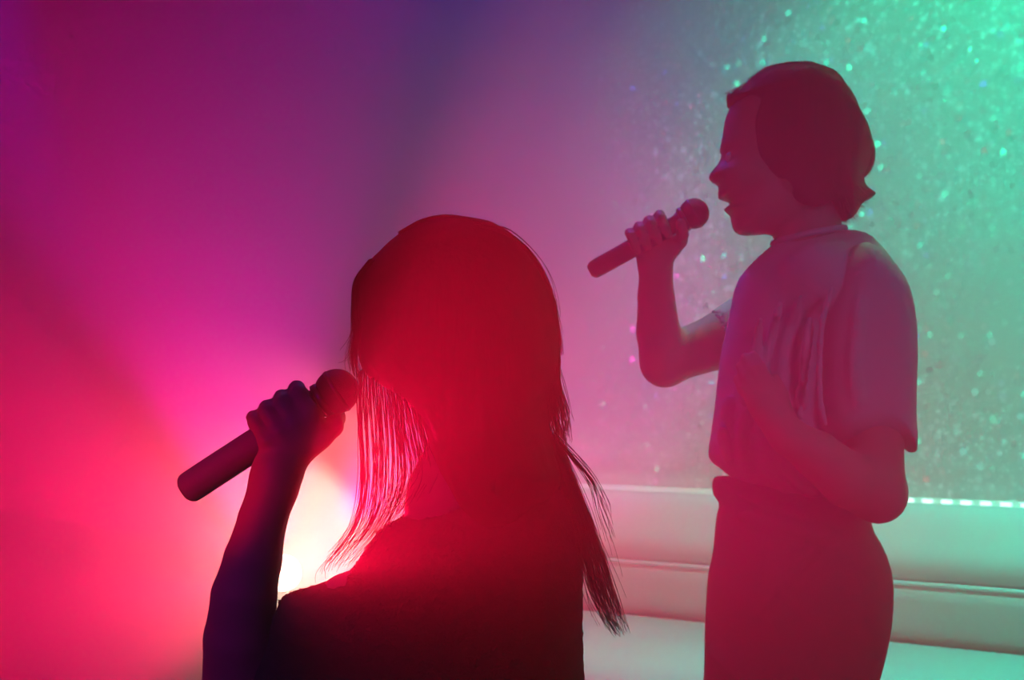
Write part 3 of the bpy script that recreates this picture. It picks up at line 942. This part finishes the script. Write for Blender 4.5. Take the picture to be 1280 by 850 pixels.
# ================================================================== SEATED SINGER
def build_seated():
    Y = YW
    hc = P(572, 395, Y + 0.02)
    base = (P(560, 500, Y).x, Y + 0.05, 0.0)
    fwd = Vector((-0.86, 0.50, -0.10)).normalized()
    G = SDF((-0.45, Y - 0.20, -0.005), (0.20, Y + 0.62, 1.36), 0.004)
    q = head_generic(G, hc, fwd, 0.97)
    pw = lambda x, y, dy=0.0: np.array(P(x, y, Y + dy))
    # neck and trunk (leaning towards the microphone)
    G.chain([pw(590, 450, 0.0), pw(598, 530, -0.01), pw(600, 600, -0.01)], [0.050, 0.052, 0.070], 0.02)
    G.cap(pw(490, 738, -0.01), pw(660, 670, 0.03), 0.048, 0.052, 0.03)
    G.cap(pw(590, 640, 0), pw(590, 860, 0.0), 0.078, 0.080, 0.04)
    G.cap(pw(585, 860, 0.0), pw(580, 1040, 0.02), 0.080, 0.088, 0.04)
    # thighs forward (away from the camera), shins to the floor
    for sx in (-1, 1):
        hip = pw(580 + sx * 85, 1090, 0.03); knee = hip + np.array([sx * 0.03 + 0.04, 0.42, 0.02])
        knee[2] = 0.50; hip[2] = 0.53
        G.chain([hip, knee], [0.085, 0.058], 0.04)
        ank = np.array([knee[0], knee[1] - 0.02, 0.10])
        G.chain([knee, (knee + ank) / 2 + np.array([0, -0.01, 0.03]), ank], [0.056, 0.052, 0.036], 0.02)
        G.cap(ank + np.array([0, 0, -0.06]), ank + np.array([-0.02, 0.14, -0.075]), 0.032, 0.022, 0.02)
    # raised arm: upper arm goes forward and down, forearm up to the hand
    sh = pw(440, 765, 0.0); el = pw(298, 905, 0.03)
    G.cap(sh, el, 0.048, 0.043, 0.02)
    fore = [pw(300, 880, 0.02), pw(300, 800, 0.0), pw(305, 745, -0.01), pw(316, 700, -0.015), pw(328, 650, -0.02), pw(341, 612, -0.02), pw(347, 590, -0.02)]
    G.chain(fore, [0.046, 0.043, 0.0385, 0.034, 0.0285, 0.0290, 0.030], 0.015)
    # other arm, bent in front of the body
    G.chain([pw(665, 670, 0.02), pw(675, 860, 0.06), pw(600, 900, 0.26)], [0.046, 0.040, 0.028], 0.03)
    hp = pw(592, 905, 0.30)
    G.cap(pw(600, 900, 0.26), hp, 0.026, 0.022, 0.01)
    for i in range(4):
        a = hp + np.array([-0.028 + i * 0.018, 0.02, -0.002])
        G.chain([hp + np.array([-0.02 + i * 0.013, 0.0, 0]), a + np.array([0, 0.03, -0.004]), a + np.array([0, 0.045, -0.026])], [0.011, 0.0088, 0.0075], 0.006)
    G.chain([hp + np.array([-0.02, -0.01, 0]), hp + np.array([-0.045, 0.015, 0.0]), hp + np.array([-0.05, 0.035, -0.006])], [0.013, 0.010, 0.0085], 0.008)
    m0 = P(228, 615, Y + 0.0); m1 = P(421, 489, Y + 0.012)
    d = (m1 - m0).normalized()
    hand(G, P(362, 530, Y + 0.008), d, (0, -1, 0), 0.0185, P(345, 600, Y - 0.02), -1, s=1.0)
    body = sdf_obj('person', G, M_skin, None, base)
    tag(body, 'long-haired person seen from behind, sitting in a dark knitted top, microphone raised', 'person')
    for sx in (-1, 1):
        b = MB(); c = q(sx * 0.031, 0.078, 0.0)
        b.lathe(c - np.array(fwd) * 0.0108, fwd, [(0.001 + 0.0115 * (1 - math.cos(math.radians(a))), max(.0004, 0.0115 * math.sin(math.radians(a)))) for a in range(5, 176, 10)], 20)
        b.build('eye', M_eye, body, base, True)

    # knitted top -----------------------------------------------------------------
    G = SDF((-0.48, Y - 0.22, 0.46), (0.20, Y + 0.20, 1.08), 0.0035)
    top = [(548, 603), (530, 622), (512, 640), (496, 650), (480, 661), (463, 681), (446, 707), (426, 732), (400, 737), (369, 740), (354, 749), (350, 762), (344, 775), (352, 800), (390, 850), (430, 900), (450, 1000), (440, 1100),
           (730, 1100), (725, 1000), (731, 850), (728, 808), (725, 747), (727, 706), (728, 665), (718, 615), (700, 585), (680, 570), (640, 570), (580, 580)]
    G.poly(top, Y, 0.085, 0.105, 0.0, sm=1)
    # sleeve of the raised arm, pushed up above the elbow
    G.cap(P(425, 790, Y), P(325, 890, Y + 0.025), 0.058, 0.056, 0.02)
    # sleeve of the other arm
    G.cap(P(668, 680, Y + 0.02), P(676, 860, Y + 0.06), 0.055, 0.052, 0.02)
    G.cap(P(676, 860, Y + 0.06), P(640, 885, Y + 0.17), 0.052, 0.042, 0.01)
    G.wobble(30, 0.002, 2)
    G.wobble(420, 0.0007, 12)
    G.wobble(700, 0.0006, 13)
    sw = sdf_obj('knitted_top', G, M_sweater, body, base)
    # rolled, loopy neckline edge on the near shoulder
    loops = []
    r = np.random.default_rng(4)
    edge = resample([(546, 604, 0), (512, 640, 0), (480, 661, 0), (463, 681, 0), (446, 707, 0), (426, 732, 0), (400, 737, 0), (369, 740, 0), (354, 749, 0), (349, 765, 0)], 120)
    for e in edge:
        for _ in range(2):
            c = np.array(P(e[0] + r.normal(0, 1.5), e[1] + 1.5 + r.normal(0, 1.5), Y + r.uniform(-0.03, 0.03)))
            a = r.uniform(0, 6.28); rad = r.uniform(0.001, 0.0026)
            u = r.normal(size=3); u /= np.linalg.norm(u); w = np.cross(u, r.normal(size=3)); w /= np.linalg.norm(w)
            loops.append([c + (u * math.cos(t) + w * math.sin(t)) * rad for t in np.linspace(0, 6.0, 9)])
    tubes('yarn_loop', loops, M_sweater, sw, base, 0.0009, 0.0009, 4)
    sw.children[0]['kind'] = 'stuff'

    # skirt / trousers of the seated person
    G = SDF((-0.40, Y - 0.20, 0.08), (0.20, Y + 0.56, 0.66), 0.005)
    G.cap(pw(560, 1050, 0.01), pw(600, 1050, 0.01), 0.125, 0.125, 0.03)
    for sx in (-1, 1):
        hip = pw(580 + sx * 85, 1090, 0.03); knee = hip + np.array([sx * 0.03 + 0.04, 0.42, 0.02])
        knee[2] = 0.50; hip[2] = 0.54
        G.chain([hip, knee], [0.098, 0.070], 0.04)
        ank = np.array([knee[0], knee[1] - 0.02, 0.14])
        G.chain([knee, ank], [0.068, 0.055], 0.02)
    G.wobble(40, 0.002, 6)
    sdf_obj('trousers', G, M_trouser, body, base)
    for sx in (-1, 1):
        hip = pw(580 + sx * 85, 1090, 0.03); knee = hip + np.array([sx * 0.03 + 0.04, 0.42, 0.02])
        x0, y0 = knee[0], knee[1] - 0.02
        G = SDF((x0 - 0.10, y0 - 0.10, 0.0), (x0 + 0.10, y0 + 0.24, 0.14), 0.004)
        G.ell((x0, y0, 0.045), (0.043, 0.05, 0.045), None, 0.01)
        G.ell((x0 - 0.012, y0 + 0.07, 0.037), (0.044, 0.10, 0.038), None, 0.03)
        G.ell((x0 - 0.02, y0 + 0.13, 0.032), (0.045, 0.06, 0.031), None, 0.03)
        sdf_obj('shoe', G, M_black, body, base)

    # hair -----------------------------------------------------------------
    G = SDF((-0.26, Y - 0.17, 0.84), (0.14, Y + 0.17, 1.36), 0.003)
    mass = [(552, 271), (526, 277), (504, 288), (481, 304), (461, 326), (448, 350), (446, 374), (449, 399), (446, 424), (449, 448), (456, 466), (474, 480), (500, 492), (524, 512), (536, 545), (545, 580), (560, 610), (585, 650), (620, 665), (655, 650),
            (690, 620), (705, 600), (697, 570), (690, 545), (684, 520), (688, 500), (695, 480), (700, 455), (699, 416), (692, 381), (681, 349), (667, 325), (646, 301), (612, 282), (583, 275)]
    G.poly(mass, Y, 0.10, 0.125, 0.0, sm=1, y_shear=lambda X, Z: np.clip((Z - 1.15) * 0.22, -0.05, 0.03))
    hcn = np.array(hc); f = np.array(fwd)
    G.ell(hcn + np.array([0, 0, 0.027]), (0.084, 0.103, 0.091), rot_from_fwd(fwd), 0.02)
    # leave the face free on the far side
    G.ell(hcn + f * 0.115 + np.array([0, 0.02, -0.045]), (0.055, 0.075, 0.075), None, 0.02, sub=True)
    G.wobble(50, 0.0012, 3)
    G.wobble(200, 0.0008, 4)
    ho = sdf_obj('hair', G, M_hair, body, base)
    st = []
    # left curtain of strands with light behind it
    left = [[(451, 462), (448, 500), (449, 545), (451, 600), (443, 650), (419, 688), (400, 712), (404, 730)],
            [(458, 466), (458, 510), (460, 560), (459, 610), (450, 655), (424, 690), (404, 714)],
            [(468, 472), (472, 520), (475, 570), (472, 620), (460, 660), (432, 693), (415, 722)],
            [(484, 480), (488, 530), (490, 580), (486, 630), (466, 668), (440, 697), (418, 716)],
            [(500, 488), (504, 540), (508, 585), (498, 630), (480, 662), (455, 690)]]
    st += strands(left, 95, Y, 22, 2.5, 6, 0.05, 3.5, 11)
    right_of_left = [[(492, 485), (500, 540), (508, 590), (496, 632), (478, 662)], [(510, 500), (520, 550), (526, 590), (512, 622), (494, 650)], [(526, 520), (538, 560), (546, 590), (532, 612), (512, 640)]]
    st += strands(right_of_left, 75, Y, 18, 4, 4, 0.05, 3.0, 12)
    # edge hairs on the left of the head
    st += strands([[(462, 325), (444, 350), (441, 385), (443, 420), (438, 450), (446, 480)], [(466, 325), (450, 350), (447, 385), (449, 420), (447, 450), (452, 480)]], 110, Y, 18, 1.5, 2.5, 0.06, 2.0, 13)
    st += strands([[(452, 400), (440, 440), (428, 455), (415, 460)], [(452, 380), (440, 420), (434, 440)]], 8, Y, 14, 2, 4, 0.05, 2.0, 14)
    # right side: lit wisps and the long tail
    st += strands([[(696, 440), (702, 480), (712, 520), (708, 560)], [(692, 470), (694, 510), (700, 545), (704, 575)], [(684, 490), (686, 520), (692, 552), (700, 580)]], 130, Y, 16, 3, 4, 0.05, 4.0, 15)
    tail = [[(690, 540), (709, 580), (732, 632), (749, 678), (765, 722), (776, 760), (786, 802)],
            [(686, 550), (705, 592), (724, 640), (738, 690), (750, 735), (764, 772), (782, 800)],
            [(684, 560), (700, 605), (716, 655), (729, 705), (742, 745), (760, 776), (778, 796)]]
    st += strands(tail, 150, Y - 0.03, 22, 3, 4.0, 0.03, 2.5, 16)
    st += strands([[(a, b) for a, b in g] for g in tail], 30, Y - 0.03, 22, 4, 9, 0.03, 4.0, 26)
    st += strands([[(694, 548), (722, 572), (746, 600), (758, 624), (754, 640)], [(694, 548), (718, 576), (742, 612), (752, 650), (766, 690), (782, 745)]], 16, Y - 0.03, 22, 3, 4, 0.03, 2.0, 17)
    # crown flyaways
    st += strands([[(600, 283), (630, 292), (655, 309), (677, 340), (691, 378), (699, 420), (702, 455)]], 70, Y, 18, 1.5, 2.0, 0.05, 2.0, 18)
    st += strands([[(500, 291), (526, 276), (556, 270), (586, 274), (612, 281), (646, 300)]], 50, Y, 18, 1.2, 1.8, 0.05, 1.5, 28)
    st += strands([[(600, 281), (640, 290), (680, 332), (700, 385), (706, 450)], [(590, 274), (610, 274), (628, 282)]], 9, Y, 18, 2, 3, 0.05, 2.0, 19)
    tubes('loose_strand', st, M_strand, ho, base, 0.00062, 0.00025)
    ho.children[0]['kind'] = 'stuff'
    microphone(m0, m1, 0.0192, 0.0270, 'thick handheld microphone gripped by the long-haired person seen from behind', M_mic_grey)

    # stool
    sb = Vector((pw(580, 0, 0.04)[0], Y + 0.06, 0))
    root = bpy.data.objects.new('round_stool', None); COL.objects.link(root); root.location = sb
    tag(root, 'round dark leather stool under the long-haired person', 'stool')
    b = MB(); b.lathe((sb.x, sb.y, 0.37), (0, 0, 1), [(0, 0.17), (0.005, 0.185), (0.05, 0.19), (0.066, 0.18), (0.072, 0.15)], 40)
    b.build('seat', M_stool, root, sb, True)
    for i in range(4):
        a = math.pi / 4 + i * math.pi / 2
        c = Vector((math.cos(a), math.sin(a), 0))
        b = MB(); p0 = sb + c * 0.13 + Vector((0, 0, 0.37)); p1 = sb + c * 0.17
        b.lathe(p1, p0 - p1, [(0, 0.013), ((p0 - p1).length, 0.016)], 14)
        b.build('leg', M_lamp, root, sb, True)


build_standing()
build_seated()

# ------------------------------------------------------------------ haze
mh = bpy.data.materials.new('haze')
mh.use_nodes = True
nt = mh.node_tree
nt.nodes.remove(nt.nodes['Principled BSDF'])
vs = nt.nodes.new('ShaderNodeVolumeScatter')
vs.inputs['Color'].default_value = (1, 1, 1, 1)
vs.inputs['Density'].default_value = 0.36
vs.inputs['Anisotropy'].default_value = 0.55
nt.links.new(vs.outputs[0], nt.nodes['Material Output'].inputs['Volume'])
mb = MB(); mb.box((0, 1.6, H / 2), (4.5, 0, 0), (0, 5.5, 0), (0, 0, H / 2 + 0.3))
hz = mb.build('haze', mh)
tag(hz, 'thin stage haze filling the whole room', 'haze', kind='stuff')
